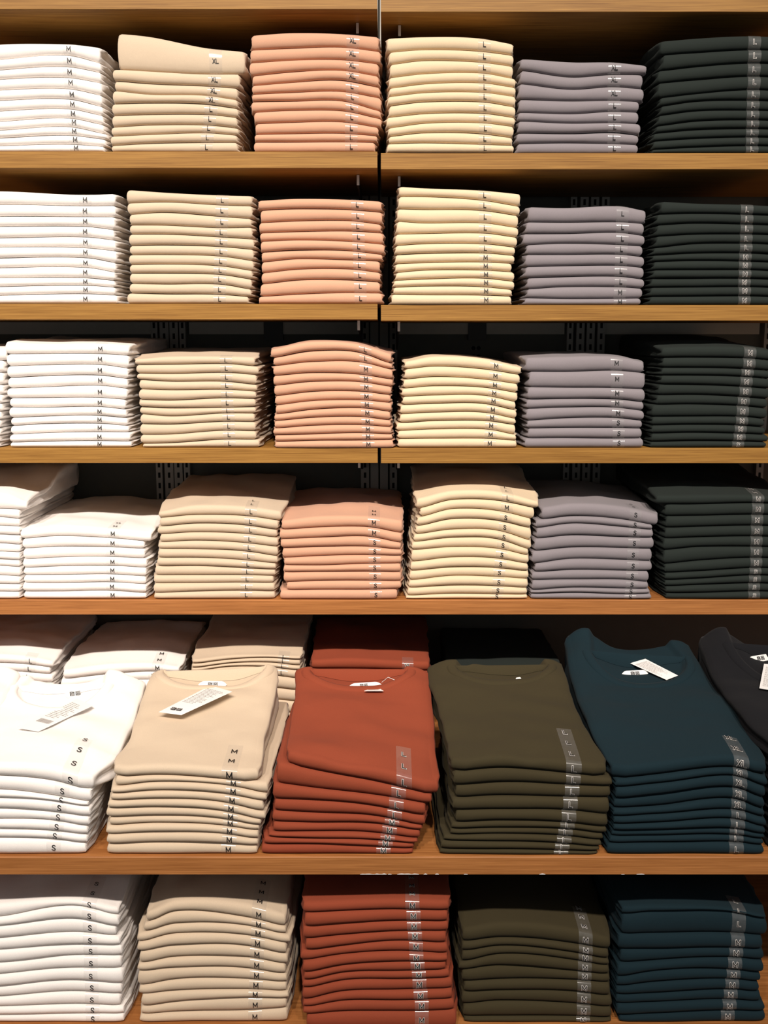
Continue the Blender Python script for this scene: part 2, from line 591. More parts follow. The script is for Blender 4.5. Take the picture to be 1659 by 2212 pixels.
# shelf brackets either side of the seam
def bracket(x, z, label):
    y0, y1 = D1 + .085, WALL - .021
    mb = MB(); t = .0016; h0, h1 = .020, .062
    prof = [(y0, z), (y1, z), (y1, z - h1), (y1 - .05, z - h1 + .004), (y1 - .22, z - h0 - .006), (y0, z - h0)]
    v = [(x - t, y, zz) for y, zz in prof] + [(x + t, y, zz) for y, zz in prof]
    nn = len(prof)
    mb.v = v
    mb.f = [tuple(range(nn)), tuple(reversed(range(nn, 2 * nn)))] + [(i, i + nn, (i + 1) % nn + nn, (i + 1) % nn) for i in range(nn)]
    mb.m = [0] * len(mb.f)
    o = mb.build('shelf_bracket', M_DARKM, None, (x, y1, z - h1))
    tag(o, label, 'bracket', 'brackets under the shelves at the seam')
    tp = MB(); tp.box(x - .0026, x + .0026, y0 - .003, y0 - .0002, z - h0, z - .0005)  # front end of the dark blade, its lit look put into the colour
    tp.v = [(a - o.location.x, b - o.location.y, c - o.location.z) for a, b, c in tp.v]
    tag(tp.build('bracket_tip', M_TIP, o), 'metal tip coloured as if lit')


for zz, w_ in ((Z0b, 'board above the top row'), (Z1L - TH, 'shelf under the top row'), (Z2L - TH, 'shelf under the second row'), (Z3L - TH, 'shelf under the third row')):
    dz = {Z0b: .0045, Z1L - TH: Z1L - Z1R, Z2L - TH: Z2L - Z2R, Z3L - TH: Z3L - Z3R}[zz]
    bracket(P(774, 500, D1 + .085).x, zz - .0004, 'steel bracket beneath the %s, left of the seam' % w_)
    bracket(P(862, 500, D1 + .085).x, zz - dz - .0004, 'steel bracket beneath the %s, right of the seam' % w_)

# ------------------------------------------------------------------ the stacks, measured layer by layer
CR = {'11': (0, 0, 2.9625), '12': (520, 0, 2.765), '13': (1080, 0, 2.8653),
      '21': (0, 340, 2.9625), '22': (540, 340, 2.8603), '23': (1080, 340, 2.8653),
      '31': (0, 680, 2.8603), '32': (560, 680, 2.8603), '33': (1080, 680, 2.8653),
      '41': (0, 990, 2.9625), '42': (540, 990, 2.6758), '43': (1080, 990, 2.8653),
      '51': (0, 1320, 2.5922), '52': (540, 1320, 2.9625), '53': (900, 1320, 2.1858),
      '61': (0, 1880, 2.5136), '62': (600, 1880, 2.9625), '63': (1080, 1880, 2.8653)}
SHELVES = {1: (Z1L, Z1R), 2: (Z2L, Z2R), 3: (Z3L, Z3R), 4: (Z4, Z4), 5: (Z5, Z5), 6: (Z6, Z6)}
ORDN = ['topmost', 'second', 'third', 'fourth', 'fifth', 'sixth', 'seventh', 'eighth', 'ninth', 'tenth', 'eleventh',
        'twelfth', 'thirteenth', 'fourteenth', 'fifteenth']
SEED = [0]
DARKS = ('dark green', 'rust red', 'olive', 'teal blue', 'black')
EXTRA = {}


def stack(row, colour, crop, st, top, rows, lx, letters, Y=None, depth=.385, rise=0.0, bump=.004, word='', strip_back=.012,
          strip_extra=0.0, fill=0, shape=None, key=None, over=0.0, wrinkle=1.0):
    ox, oy, sc = CR[crop]
    X = lambda a: ox + a / sc
    Yp = lambda a: oy + a / sc
    if Y is None: Y = (D1 if row < 5 else D2) + .006
    Y -= over
    if Y < 2 and key is None: depth = .40
    nL = len(rows)
    zs = SHELVES[row][0 if X(rows[-1][0]) < 815 and X(rows[-1][1]) < 835 else 1]

    def curve(xl, xr, ys):
        pts = [P(X(x), Yp(y), Y) for x, y in zip([xl] + st + [xr], ys)]
        return [p.x for p in pts], [p.z for p in pts]
    xL0, xR0 = rows[0][0], rows[0][1]
    data = [curve(xL0, xR0, top)]
    for r_ in rows:
        data.append(curve(r_[0], r_[1], r_[2:]))
    # hidden layers down to the shelf
    ext = [(P(X(r_[0]), 800, Y).x * 1.0, 0) for r_ in rows]
    xls = [P(X(r_[0]), Yp(r_[2]), Y).x for r_ in rows]
    xrs = [P(X(r_[1]), Yp(r_[-1]), Y).x for r_ in rows]
    if fill:
        bx, bz = data[-1]
        mz = sum(bz) / len(bz)
        for q in range(fill):
            t = (q + 1) / fill
            data.append((bx, [z * (1 - t) + zs * t + (mz - z) * 0 for z in bz]))
            xls.append(xls[nL - 1] + .004 * nz(q * 1.7, row)); xrs.append(xrs[nL - 1] + .004 * nz(q * 1.3, row + 9))
        nL += fill
    data[-1] = (data[-1][0], [zs + .0004] * len(data[-1][0]))
    # keep every layer at least 5 mm thick, working up from the shelf
    for k in range(len(data) - 2, -1, -1):
        cb = make_curve(*data[k + 1])
        data[k] = (data[k][0], [max(z, cb(x) + .0065) for x, z in zip(*data[k])])
    cur = [make_curve(*d) for d in data]
    means = [sum(d[1]) / len(d[1]) for d in data]
    yb = Y + depth

    def iface(k):
        cv, mz = cur[k], means[k]
        def f(x, y):
            t = min(1, max(0, (y - Y) / depth))
            w = 1 - .55 * t
            return cv(x) * w + mz * (1 - w)
        return f

    faces = [iface(k) for k in range(nL + 1)]
    SEED[0] += 11.3
    sd0 = SEED[0]
    f0 = faces[0]

    def topface(x, y):
        t = min(1, max(0, (y - Y - .012) / depth))
        e = min(1, t * 6)
        return (f0(x, y) + rise * t * t * (3 - 2 * t) + e * (bump * (nz(x * 6, y * 9, sd0) + .9) + wrinkle * .0022 * nz(x * 22, y * 16, sd0 + 3))
                - .010 * max(0, (t - .86) / .14) ** 2)
    gname = '%s t-shirts in the %s%s stack on the %s shelf' % (colour, word, colour if not word.strip() else colour, ORD[row - 1])
    out = []
    for k in range(nL):
        nm = NAME.get(colour, colour.replace(' ', '_') + '_t_shirt')
        let = letters[k] if k < len(letters) else None
        sd = sd0 + k
        zt = topface if k == 0 else faces[k]
        if k == 0 and key is not None:
            continue
        yf = Y + .0035 * nz(k * 1.9, sd0)
        big = k == 0
        S = Shirt(xls[k], xrs[k], yf, yb - .01 * abs(nz(k * .7, sd0, 4)), faces[k + 1], zt, sd, r=.0105, yaw=.012 * nz(k * .83, sd0, 7))
        big = k == 0
        S.dark = colour in DARKS
        S.build(nm, MAT[colour], 44 if big else 28, 26 if big else (9 if k > 3 else 10))
        pre = '%s%s t-shirt' % (colour, ' %s-size' % let if let and k < len(rows) else '')
        lb = '%s, %s in the %s%sstack on the %s shelf' % (pre, 'topmost' if k == 0 else ORDN[k] + ' from top', word, '' if len(word.split()) > 1 or ' ' in colour else colour + ' ', ORD[row - 1])
        if ' ' in colour and not word: lb = '%s, %s in its stack on the %s shelf' % (pre, 'topmost' if k == 0 else ORDN[k] + ' from top', ORD[row - 1])
        tag(S.o, lb, 't-shirt', gname)
        if let and k < len(rows):
            t = k / max(1, len(rows) - 1)
            lxx = lx[0] + (lx[1] - lx[0]) * t if not callable(lx) else lx(t)
            xc = P(X(lxx), Yp(rows[k][3]), Y).x + .0012 * nz(k * 2.3, sd0, 2)
            S.size_strip(xc, let, extra=strip_extra if big else 0, back=strip_back if big else .004, ver=.0016 * nz(k * 3.1, sd0, 6), lh=.0078 if row < 5 else .0084)
        out.append(S)
    info = dict(Y=Y, faces=faces, topf=topface, xl=xls[0], xr=xrs[0], X=X, Yp=Yp, sd=sd0, zs=zs, means=means, cur=cur, colour=colour, gname=gname,
                row=row, word=word, let=letters[0] if letters else None, out=out, depth=depth)
    if key: EXTRA[key] = info
    return info


L = lambda s: s.split()
# ---- top shelf
stack(1, 'white', '11', [0, 420], [300, 276, 275, 300], [
    (-190, 650, 395, 375, 347, 405), (-190, 655, 460, 442, 420, 465), (-190, 655, 520, 502, 490, 530), (-190, 662, 585, 571, 562, 612),
    (-190, 662, 650, 638, 627, 685), (-190, 666, 715, 705, 690, 742), (-190, 668, 783, 773, 750, 800), (-190, 672, 838, 830, 806, 857),
    (-190, 692, 888, 880, 862, 893), (-190, 683, 936, 930, 920, 937), (-190, 675, 965, 965, 965, 965)], (440, 488), L('M ' * 11))
stack(1, 'beige', '11', [950, 1320], [205, 225, 300, 325], [
    (745, 1577, 440, 450, 468, 468), (712, 1545, 510, 530, 545, 562), (722, 1530, 575, 600, 608, 640), (712, 1530, 660, 655, 663, 695),
    (705, 1535, 735, 728, 728, 752), (705, 1528, 810, 795, 795, 818), (700, 1535, 868, 858, 846, 865), (697, 1527, 930, 915, 908, 908),
    (703, 1530, 965, 965, 967, 967)], (1380, 1320), L('XL XL XL XL L L L L L'), rise=.004, bump=.004)
stack(1, 'peach', '12', [300, 580], [205, 190, 194, 215], [
    (55, 833, 293, 282, 275, 303), (47, 845, 370, 355, 350, 380), (42, 833, 450, 425, 415, 455), (60, 833, 508, 488, 473, 520),
    (57, 840, 560, 548, 540, 583), (57, 848, 602, 600, 595, 668), (53, 846, 668, 655, 655, 710), (70, 850, 735, 727, 722, 765),
    (77, 832, 800, 795, 792, 810), (73, 825, 845, 845, 843, 848), (68, 812, 903, 905, 905, 905)], (670, 660), L('XL XL XL XL L L L L L L L'), bump=.002)
stack(1, 'cream', '12', [1100, 1430], [222, 212, 222, 262], [
    (865, 1637, 308, 290, 300, 327), (877, 1640, 383, 355, 365, 393), (882, 1637, 460, 435, 430, 467), (877, 1652, 525, 497, 490, 522),
    (878, 1652, 575, 550, 548, 577), (870, 1650, 632, 605, 605, 640), (877, 1650, 698, 675, 672, 703), (862, 1648, 765, 733, 730, 755),
    (872, 1640, 815, 790, 795, 823), (875, 1632, 855, 850, 858, 865), (866, 1642, 910, 915, 912, 905)], (1455, 1460), L('L ' * 11), over=.013, bump=.002)
stack(1, 'grey', '13', [450, 700], [356, 378, 380, 403], [
    (118, 918, 425, 472, 455, 455), (118, 895, 510, 548, 530, 545), (108, 902, 608, 620, 617, 625), (108, 872, 690, 700, 685, 690),
    (103, 868, 745, 760, 757, 765), (103, 878, 820, 823, 815, 838), (95, 868, 885, 880, 885, 893), (98, 865, 943, 943, 943, 943)],
    (708, 706), L('XL XL XL L L L L L'), bump=.002)
stack(1, 'dark green', '13', [1200, 1560], [250, 232, 215, 225], [
    (985, 1790, 337, 322, 303, 310), (1000, 1790, 432, 410, 385, 392), (970, 1790, 512, 490, 467, 475), (970, 1790, 605, 578, 550, 560),
    (985, 1790, 657, 625, 615, 625), (990, 1790, 712, 685, 678, 685), (975, 1790, 778, 748, 738, 745), (962, 1790, 822, 800, 792, 800),
    (945, 1790, 872, 855, 845, 850), (940, 1790, 925, 910, 900, 905), (935, 1790, 943, 943, 943, 943)], (1575, 1560), L('L ' * 11), bump=.002)
# ---- second shelf
stack(2, 'white', '21', [0, 540], [212, 212, 235, 228], [
    (-75, 746, 300, 298, 307, 305), (-75, 748, 378, 375, 377, 378), (-75, 744, 443, 440, 440, 465), (-75, 738, 515, 513, 507, 530),
    (-75, 748, 574, 572, 577, 600), (-75, 755, 645, 642, 640, 680), (-75, 749, 708, 705, 703, 740), (-75, 745, 772, 770, 770, 790),
    (-75, 743, 828, 826, 818, 832), (-75, 745, 884, 882, 872, 882), (-75, 760, 930, 930, 935, 932)], (545, 548), L('M ' * 11), bump=.002)
stack(2, 'beige', '21', [1050, 1420], [203, 220, 238, 243], [
    (800, 1622, 290, 283, 303, 308), (805, 1625, 365, 350, 377, 392), (820, 1618, 430, 432, 448, 445), (820, 1625, 490, 490, 508, 522),
    (815, 1635, 563, 558, 570, 590), (818, 1632, 622, 620, 632, 665), (815, 1632, 685, 682, 695, 730), (820, 1625, 740, 740, 750, 785),
    (820, 1622, 805, 810, 812, 850), (818, 1618, 868, 872, 877, 895), (803, 1600, 930, 935, 935, 935)], (1422, 1405), L('L ' * 11), bump=.002)
stack(2, 'peach', '22', [300, 600], [265, 252, 257, 270], [
    (42, 822, 325, 315, 320, 338), (55, 827, 402, 390, 388, 415), (47, 818, 465, 457, 452, 465), (52, 832, 518, 510, 517, 537),
    (57, 840, 585, 570, 575, 603), (62, 828, 647, 625, 632, 640), (62, 812, 715, 690, 688, 713), (62, 815, 783, 757, 755, 770),
    (55, 812, 860, 845, 835, 838), (45, 827, 905, 905, 905, 905)], (662, 684), L('L ' * 10), bump=.002)
stack(2, 'cream', '22', [1060, 1430], [175, 185, 200, 225], [
    (912, 1679, 240, 240, 262, 305), (908, 1677, 315, 320, 325, 363), (900, 1667, 390, 403, 402, 437), (897, 1667, 473, 470, 465, 497),
    (890, 1660, 545, 533, 532, 557), (890, 1648, 600, 592, 588, 607), (890, 1645, 657, 650, 645, 655), (890, 1627, 713, 697, 695, 708),
    (893, 1643, 760, 752, 745, 768), (880, 1643, 803, 795, 798, 820), (877, 1628, 845, 848, 850, 858), (865, 1625, 910, 915, 912, 908)],
    (1450, 1460), L('L L L L L L M M M M M M'), rise=.012, bump=.006, over=.012)
stack(2, 'grey', '23', [400, 740], [303, 310, 298, 330], [
    (165, 912, 398, 400, 397, 410), (152, 900, 470, 470, 463, 485), (135, 905, 542, 530, 538, 548), (155, 893, 600, 600, 598, 615),
    (148, 903, 677, 670, 667, 683), (148, 900, 745, 737, 735, 755), (160, 905, 815, 800, 800, 812), (160, 893, 868, 875, 873, 870),
    (145, 882, 905, 905, 908, 905)], (758, 742), L('L L L L L L L M M'), bump=.002)
stack(2, 'dark green', '23', [1200, 1540], [268, 280, 290, 300], [
    (990, 1740, 350, 345, 352, 360), (965, 1740, 418, 405, 412, 420), (965, 1740, 488, 475, 473, 480), (960, 1740, 560, 533, 530, 540),
    (945, 1740, 605, 592, 590, 600), (940, 1740, 645, 638, 642, 650), (945, 1740, 697, 695, 695, 705), (940, 1740, 748, 747, 748, 755),
    (930, 1740, 805, 803, 800, 808), (925, 1740, 862, 860, 857, 865), (920, 1740, 908, 905, 908, 908)], (1530, 1512),
    L('L L L L L M M M M M M'), bump=.002)
# ---- third shelf
stack(3, 'white', '31', [-400, -200], [200, 200, 200, 205], [
    (-730, 45, 285, 285, 285, 280), (-730, 30, 360, 360, 360, 355), (-730, 28, 435, 435, 435, 432), (-730, 25, 495, 495, 495, 492),
    (-730, 22, 548, 548, 548, 548), (-730, 20, 598, 598, 598, 598), (-730, 15, 650, 650, 650, 650), (-730, 10, 700, 700, 700, 700),
    (-730, 8, 750, 750, 750, 750), (-730, 5, 790, 790, 790, 790), (-730, 3, 822, 822, 822, 822)], (0, 0), [], word='cropped leftmost ')
stack(3, 'white', '31', [260, 600], [165, 180, 176, 190], [
    (22, 805, 243, 240, 240, 253), (32, 805, 318, 310, 307, 335), (35, 800, 390, 378, 373, 400), (38, 798, 455, 447, 437, 460),
    (33, 795, 515, 513, 512, 527), (50, 785, 572, 573, 568, 588), (48, 790, 637, 628, 622, 640), (57, 795, 688, 675, 672, 690),
    (55, 802, 742, 732, 725, 727), (50, 813, 790, 783, 780, 783), (52, 818, 825, 825, 825, 825)], (622, 615), L('M ' * 11), rise=.006, bump=.006,
    word='second ')
stack(3, 'beige', '31', [1050, 1400], [275, 256, 256, 262], [
    (823, 1583, 308, 307, 303, 320), (830, 1607, 362, 365, 357, 375), (835, 1595, 398, 412, 413, 435), (850, 1597, 460, 465, 463, 477),
    (850, 1592, 523, 528, 513, 520), (850, 1588, 567, 575, 573, 567), (853, 1588, 612, 628, 608, 610), (857, 1582, 675, 677, 660, 663),
    (855, 1588, 742, 740, 715, 720), (858, 1592, 798, 793, 770, 772), (872, 1612, 825, 825, 825, 825)], (1395, 1420), L('L ' * 11), rise=.008, bump=.006)
stack(3, 'peach', '32', [330, 620], [215, 163, 180, 250], [
    (62, 825, 270, 222, 232, 312), (77, 830, 318, 290, 292, 345), (77, 833, 378, 358, 368, 403), (77, 833, 440, 413, 415, 450),
    (82, 825, 505, 475, 473, 500), (88, 820, 562, 533, 527, 547), (92, 825, 617, 585, 575, 603), (83, 818, 658, 635, 630, 655),
    (85, 822, 703, 685, 680, 697), (77, 825, 743, 738, 730, 740), (88, 832, 785, 778, 775, 773), (88, 838, 840, 838, 828, 825)],
    (655, 675), L('L L M M M M M M M M M M'), bump=.003, over=.012)
stack(3, 'cream', '32', [1080, 1400], [292, 256, 272, 330], [
    (890, 1627, 338, 318, 337, 375), (890, 1620, 400, 383, 400, 433), (882, 1607, 457, 440, 450, 487), (873, 1605, 507, 497, 500, 547),
    (877, 1593, 558, 548, 550, 595), (863, 1600, 615, 603, 605, 650), (860, 1595, 670, 655, 655, 685), (840, 1592, 720, 708, 708, 747),
    (848, 1597, 768, 765, 765, 780), (848, 1600, 822, 822, 822, 822)], (1465, 1425), L('M ' * 10), bump=.003)
stack(3, 'grey', '33', [400, 720], [265, 258, 256, 295], [
    (152, 900, 350, 352, 345, 362), (172, 905, 448, 450, 453, 462), (162, 905, 523, 520, 520, 543), (157, 900, 583, 573, 575, 598),
    (155, 900, 657, 640, 637, 657), (160, 890, 703, 700, 700, 705), (165, 888, 765, 762, 765, 765), (145, 897, 822, 822, 822, 825)],
    (720, 735), L('M M M M M S S S'), bump=.004, rise=.003)
stack(3, 'dark green', '33', [1200, 1540], [200, 194, 200, 225], [
    (995, 1700, 265, 263, 270, 285), (1000, 1700, 327, 327, 335, 350), (995, 1690, 375, 375, 385, 400), (990, 1690, 430, 432, 447, 460),
    (975, 1680, 497, 495, 510, 525), (965, 1670, 558, 555, 568, 585), (935, 1665, 632, 630, 635, 650), (935, 1645, 685, 680, 687, 700),
    (932, 1652, 735, 730, 738, 745), (930, 1670, 788, 780, 785, 790), (925, 1660, 823, 828, 828, 825)], (1550, 1475),
    L('M ' * 10 + 'S'), rise=.02, bump=.006)
# ---- fourth shelf
stack(4, 'white', '41', [-300, 0], [220, 230, 225, 290], [
    (-650, 180, 325, 325, 325, 333), (-650, 133, 378, 378, 378, 395), (-650, 133, 433, 433, 433, 442), (-650, 133, 488, 488, 488, 497),
    (-650, 135, 545, 545, 545, 560), (-650, 135, 600, 600, 600, 608), (-650, 135, 645, 645, 645, 657), (-650, 133, 690, 690, 690, 702),
    (-650, 137, 750, 750, 750, 762), (-650, 133, 805, 805, 805, 810), (-650, 133, 855, 855, 855, 858), (-650, 130, 895, 895, 895, 897)],
    (0, 0), [], word='cropped leftmost ', rise=.03, bump=.012, wrinkle=2.5)
stack(4, 'white', '41', [380, 700], [462, 432, 452, 478], [
    (118, 975, 520, 500, 513, 540), (130, 932, 583, 568, 570, 583), (137, 935, 650, 637, 633, 645), (135, 948, 705, 693, 690, 705),
    (140, 945, 750, 748, 745, 760), (142, 942, 800, 800, 795, 812), (135, 945, 853, 853, 848, 865), (140, 942, 897, 900, 900, 897)],
    (722, 720), L('M ' * 8), bump=.008, word='second ', wrinkle=2, strip_extra=.05)
stack(4, 'beige', '41', [1250, 1580], [345, 302, 310, 345], [
    (1003, 1808, 385, 365, 372, 408), (1012, 1790, 440, 418, 430, 463), (997, 1782, 490, 475, 487, 515), (1013, 1788, 540, 528, 545, 573),
    (1002, 1788, 580, 582, 597, 635), (1002, 1786, 637, 637, 655, 680), (995, 1775, 690, 690, 703, 715), (980, 1771, 752, 750, 750, 758),
    (973, 1760, 803, 800, 797, 800), (973, 1766, 865, 853, 847, 853), (975, 1768, 897, 900, 900, 905)], (1608, 1575), L('L ' * 11),
    rise=.015, bump=.010, wrinkle=2, strip_extra=.03)
stack(4, 'peach', '42', [420, 660], [362, 335, 335, 365], [
    (175, 888, 415, 400, 397, 440), (162, 886, 470, 458, 452, 497), (168, 880, 520, 512, 512, 532), (178, 885, 580, 567, 562, 565),
    (188, 883, 620, 620, 612, 610), (185, 880, 660, 657, 655, 660), (185, 882, 720, 710, 710, 713), (203, 883, 765, 763, 762, 757),
    (165, 860, 810, 815, 815, 815)], (716, 726), L('M M S S S S S S S'), bump=.008, wrinkle=1.5, strip_extra=.05, over=.003)
stack(4, 'cream', '42', [1180, 1430], [238, 187, 192, 255], [
    (955, 1676, 300, 240, 245, 297), (975, 1652, 345, 293, 305, 361), (957, 1632, 397, 350, 360, 411), (950, 1634, 443, 412, 420, 487),
    (938, 1634, 487, 458, 468, 542), (928, 1618, 532, 515, 525, 570), (925, 1620, 603, 573, 580, 616), (920, 1616, 655, 630, 635, 656),
    (915, 1620, 710, 682, 688, 702), (910, 1615, 752, 735, 740, 752), (903, 1611, 797, 785, 787, 789), (893, 1613, 817, 818, 820, 822)],
    (1490, 1425), L('L M S S S S S S S S S S'), rise=.02, bump=.008, wrinkle=1.5, strip_extra=.03)
stack(4, 'grey', '43', [450, 760], [308, 280, 300, 352], [
    (250, 987, 382, 358, 380, 425), (213, 953, 437, 405, 425, 447), (217, 957, 500, 477, 488, 493), (205, 962, 578, 553, 557, 563),
    (190, 950, 657, 625, 630, 643), (207, 950, 707, 692, 697, 700), (190, 930, 757, 752, 752, 772), (190, 928, 822, 802, 808, 812),
    (183, 938, 840, 833, 842, 840), (183, 947, 880, 880, 880, 880)], (840, 806), L('S ' * 10), bump=.008, wrinkle=2, strip_extra=.03)
stack(4, 'dark green', '43', [1250, 1590], [230, 225, 228, 245], [
    (960, 1800, 285, 285, 278, 290), (1015, 1800, 360, 357, 350, 360), (1020, 1800, 432, 425, 418, 428), (1015, 1800, 500, 490, 485, 495),
    (1005, 1800, 573, 550, 550, 560), (1005, 1800, 660, 635, 618, 628), (1012, 1800, 712, 700, 680, 690), (1015, 1800, 757, 745, 725, 735),
    (1015, 1800, 797, 785, 775, 785), (1018, 1800, 835, 835, 827, 835), (1020, 1800, 880, 880, 877, 878)], (1598, 1572),
    L('M M M M M M M S S S S'), rise=.02, bump=.012, wrinkle=2, strip_extra=.03)
# ---- fifth shelf, front stacks (their displayed top shirts are built below)
stack(5, 'white', '51', [0, 300], [860, 860, 880, 955], [
    (-350, 530, 927, 927, 958, 1025), (-350, 520, 1005, 1005, 1040, 1085), (-350, 503, 1048, 1048, 1065, 1107), (-350, 515, 1110, 1110, 1130, 1163),
    (-350, 510, 1172, 1172, 1180, 1220), (-350, 500, 1225, 1225, 1237, 1265), (-350, 498, 1275, 1275, 1283, 1315), (-350, 490, 1340, 1340, 1350, 1365)],
    (356, 300), L('S ' * 8), key='W5')
stack(5, 'beige', '51', [880, 1250], [880, 868, 885, 905], [
    (622, 1455, 935, 923, 945, 967), (633, 1510, 990, 960, 978, 1040), (610, 1503, 1025, 1007, 1025, 1080), (607, 1487, 1065, 1052, 1075, 1135),
    (592, 1497, 1108, 1100, 1123, 1187), (583, 1470, 1162, 1150, 1168, 1213), (598, 1460, 1210, 1192, 1207, 1243), (582, 1458, 1257, 1240, 1250, 1287),
    (587, 1455, 1310, 1300, 1305, 1322), (587, 1450, 1357, 1355, 1355, 1355)], (1310, 1280), L('M ' * 10), key='B5')
stack(5, 'rust red', '52', [420, 800], [925, 950, 1010, 1125], [
    (228, 1218, 985, 1025, 1095, 1200), (160, 1175, 1105, 1140, 1185, 1250), (135, 1135, 1205, 1215, 1252, 1322), (143, 1133, 1283, 1298, 1318, 1392),
    (130, 1115, 1355, 1362, 1368, 1420), (135, 1100, 1420, 1418, 1430, 1472), (105, 1085, 1450, 1460, 1470, 1495), (75, 1060, 1500, 1495, 1512, 1530),
    (60, 1055, 1550, 1555, 1565, 1570)], (965, 855), L('L L L L M M M M M'), key='R5')
stack(5, 'olive', '53', [400, 700], [715, 690, 715, 740], [
    (155, 908, 765, 745, 770, 793), (165, 933, 830, 812, 825, 833), (175, 925, 888, 878, 883, 888), (160, 918, 942, 938, 943, 970),
    (175, 910, 1003, 990, 1000, 1025), (155, 907, 1032, 1028, 1030, 1062), (150, 890, 1060, 1055, 1067, 1092), (118, 882, 1085, 1090, 1100, 1127),
    (105, 872, 1125, 1125, 1133, 1147), (100, 863, 1158, 1160, 1162, 1167)], (748, 682), L('L ' * 10), key='O5')
stack(5, 'teal blue', '53', [1150, 1500], [745, 722, 690, 740], [
    (915, 1665, 800, 775, 742, 795), (930, 1665, 838, 815, 780, 848), (930, 1655, 892, 868, 835, 902), (925, 1652, 938, 925, 890, 955),
    (920, 1655, 975, 960, 943, 990), (922, 1660, 1010, 1000, 985, 1035), (922, 1655, 1040, 1035, 1030, 1065), (915, 1655, 1070, 1065, 1062, 1090),
    (905, 1650, 1103, 1100, 1097, 1120), (892, 1650, 1143, 1143, 1145, 1148)], (1528, 1510), L('XL XL XL XL XL L L L L L'), key='T5')
stack(5, 'black', '53', [1950, 2200], [650, 650, 650, 660], [
    (1690, 2420, 715, 715, 715, 715), (1690, 2420, 775, 775, 775, 775), (1690, 2420, 840, 840, 840, 840), (1690, 2420, 900, 900, 900, 900),
    (1690, 2420, 960, 960, 960, 960), (1690, 2420, 1015, 1015, 1015, 1015), (1690, 2420, 1080, 1080, 1080, 1080), (1690, 2420, 1143, 1143, 1143, 1143)],
    (2100, 2100), [], key='N5')
stack(5, 'white', '51', [-900, -600], [850, 850, 850, 855], [
    (-1270, -380, 925, 925, 925, 925), (-1270, -390, 1000, 1000, 1000, 1000), (-1270, -390, 1070, 1070, 1070, 1070), (-1270, -390, 1140, 1140, 1140, 1140),
    (-1270, -390, 1210, 1210, 1210, 1210), (-1270, -390, 1290, 1290, 1290, 1290), (-1270, -390, 1357, 1357, 1357, 1357)],
    (0, 0), [], key='V5', word='leftmost ')
# ---- fifth shelf, rear stacks
RB = D1 + .055
stack(5, 'white', '51', [-100, 150], [262, 242, 255, 288], [
    (-361, 305, 300, 292, 300, 325), (-361, 288, 340, 335, 345, 360), (-361, 302, 390, 385, 395, 408), (-361, 300, 425, 418, 425, 443),
    (-361, 265, 448, 445, 450, 455)], (172, 142), L('L L L L'), Y=RB, fill=5, word='rear leftmost ', bump=.010, wrinkle=2.5, depth=.35)
stack(5, 'white', '51', [600, 850], [335, 300, 295, 318], [
    (345, 1010, 385, 355, 340, 348), (330, 985, 450, 400, 388, 395)], (882, 860), L('M M'), Y=RB, fill=7, word='second rear ', bump=.010,
    wrinkle=2.5, depth=.35, strip_extra=.03)
stack(5, 'beige', '51', [1300, 1500], [275, 247, 245, 255], [
    (1068, 1690, 300, 272, 262, 278), (1065, 1688, 325, 292, 290, 313), (1062, 1688, 345, 312, 315, 338), (1062, 1690, 385, 360, 360, 385)],
    (1590, 1580), L('L L L L'), Y=RB, fill=5, word='rear ', bump=.010, wrinkle=2, depth=.35)
stack(5, 'rust red', '52', [600, 900], [318, 305, 318, 330], [
    (385, 1155, 372, 372, 378, 388), (382, 1150, 430, 430, 435, 440)], (1010, 1000), L('XL XL'), Y=RB, fill=7, word='rear ', bump=.008, wrinkle=1.5, depth=.35)
stack(5, 'dark green', '53', [300, 450], [298, 290, 294, 303], [
    (150, 700, 325, 325, 325, 325), (150, 700, 365, 365, 365, 365)], (0, 0), [], Y=RB, fill=7, word='rear ', bump=.008, depth=.35)
# ---- bottom shelf
YB = D2 + .045
stack(6, 'white', '61', [0, 400], [205, 190, 163, 215], [
    (-170, 652, 270, 262, 198, 262), (-170, 655, 318, 308, 268, 320), (-170, 640, 385, 375, 343, 368), (-170, 662, 448, 440, 408, 413),
    (-170, 672, 515, 510, 470, 472), (-170, 668, 578, 572, 537, 540), (-170, 678, 642, 637, 603, 625), (-170, 670, 700, 695, 667, 683),
    (-170, 663, 752, 747, 735, 745), (-170, 683, 795, 790, 782, 783), (-170, 683, 840, 835, 832, 832)], (487, 505), L('S ' * 11), Y=YB, bump=.008, rise=.01, wrinkle=2,
    strip_extra=.05)
stack(6, 'beige', '61', [950, 1330], [240, 172, 190, 255], [
    (785, 1560, 298, 230, 262, 322), (768, 1562, 350, 298, 305, 363), (733, 1586, 405, 352, 357, 412), (735, 1565, 453, 413, 415, 467),
    (747, 1572, 517, 478, 478, 525), (735, 1560, 557, 535, 540, 575), (738, 1568, 642, 600, 597, 620), (743, 1565, 685, 662, 653, 668),
    (757, 1577, 750, 722, 695, 700), (753, 1565, 792, 778, 768, 752), (748, 1570, 838, 835, 832, 820)], (1405, 1385), L('M ' * 11), Y=YB, bump=.006, rise=.01,
    wrinkle=2, strip_extra=.06)
stack(6, 'rust red', '62', [420, 780], [215, 205, 190, 205], [
    (150, 1108, 283, 272, 258, 268), (160, 1100, 372, 350, 332, 335), (148, 1103, 455, 425, 398, 400), (165, 1090, 525, 490, 460, 477),
    (133, 1100, 593, 546, 526, 545), (148, 1100, 665, 611, 586, 586), (155, 1088, 720, 662, 650, 642), (145, 1112, 772, 715, 704, 697),
    (145, 1130, 850, 785, 776, 767), (148, 1130, 890, 843, 838, 832), (150, 1142, 930, 912, 908, 900), (172, 1155, 1000, 985, 985, 985)],
    (860, 925), L('M ' * 12), Y=YB - .015, bump=.003, strip_extra=.08)
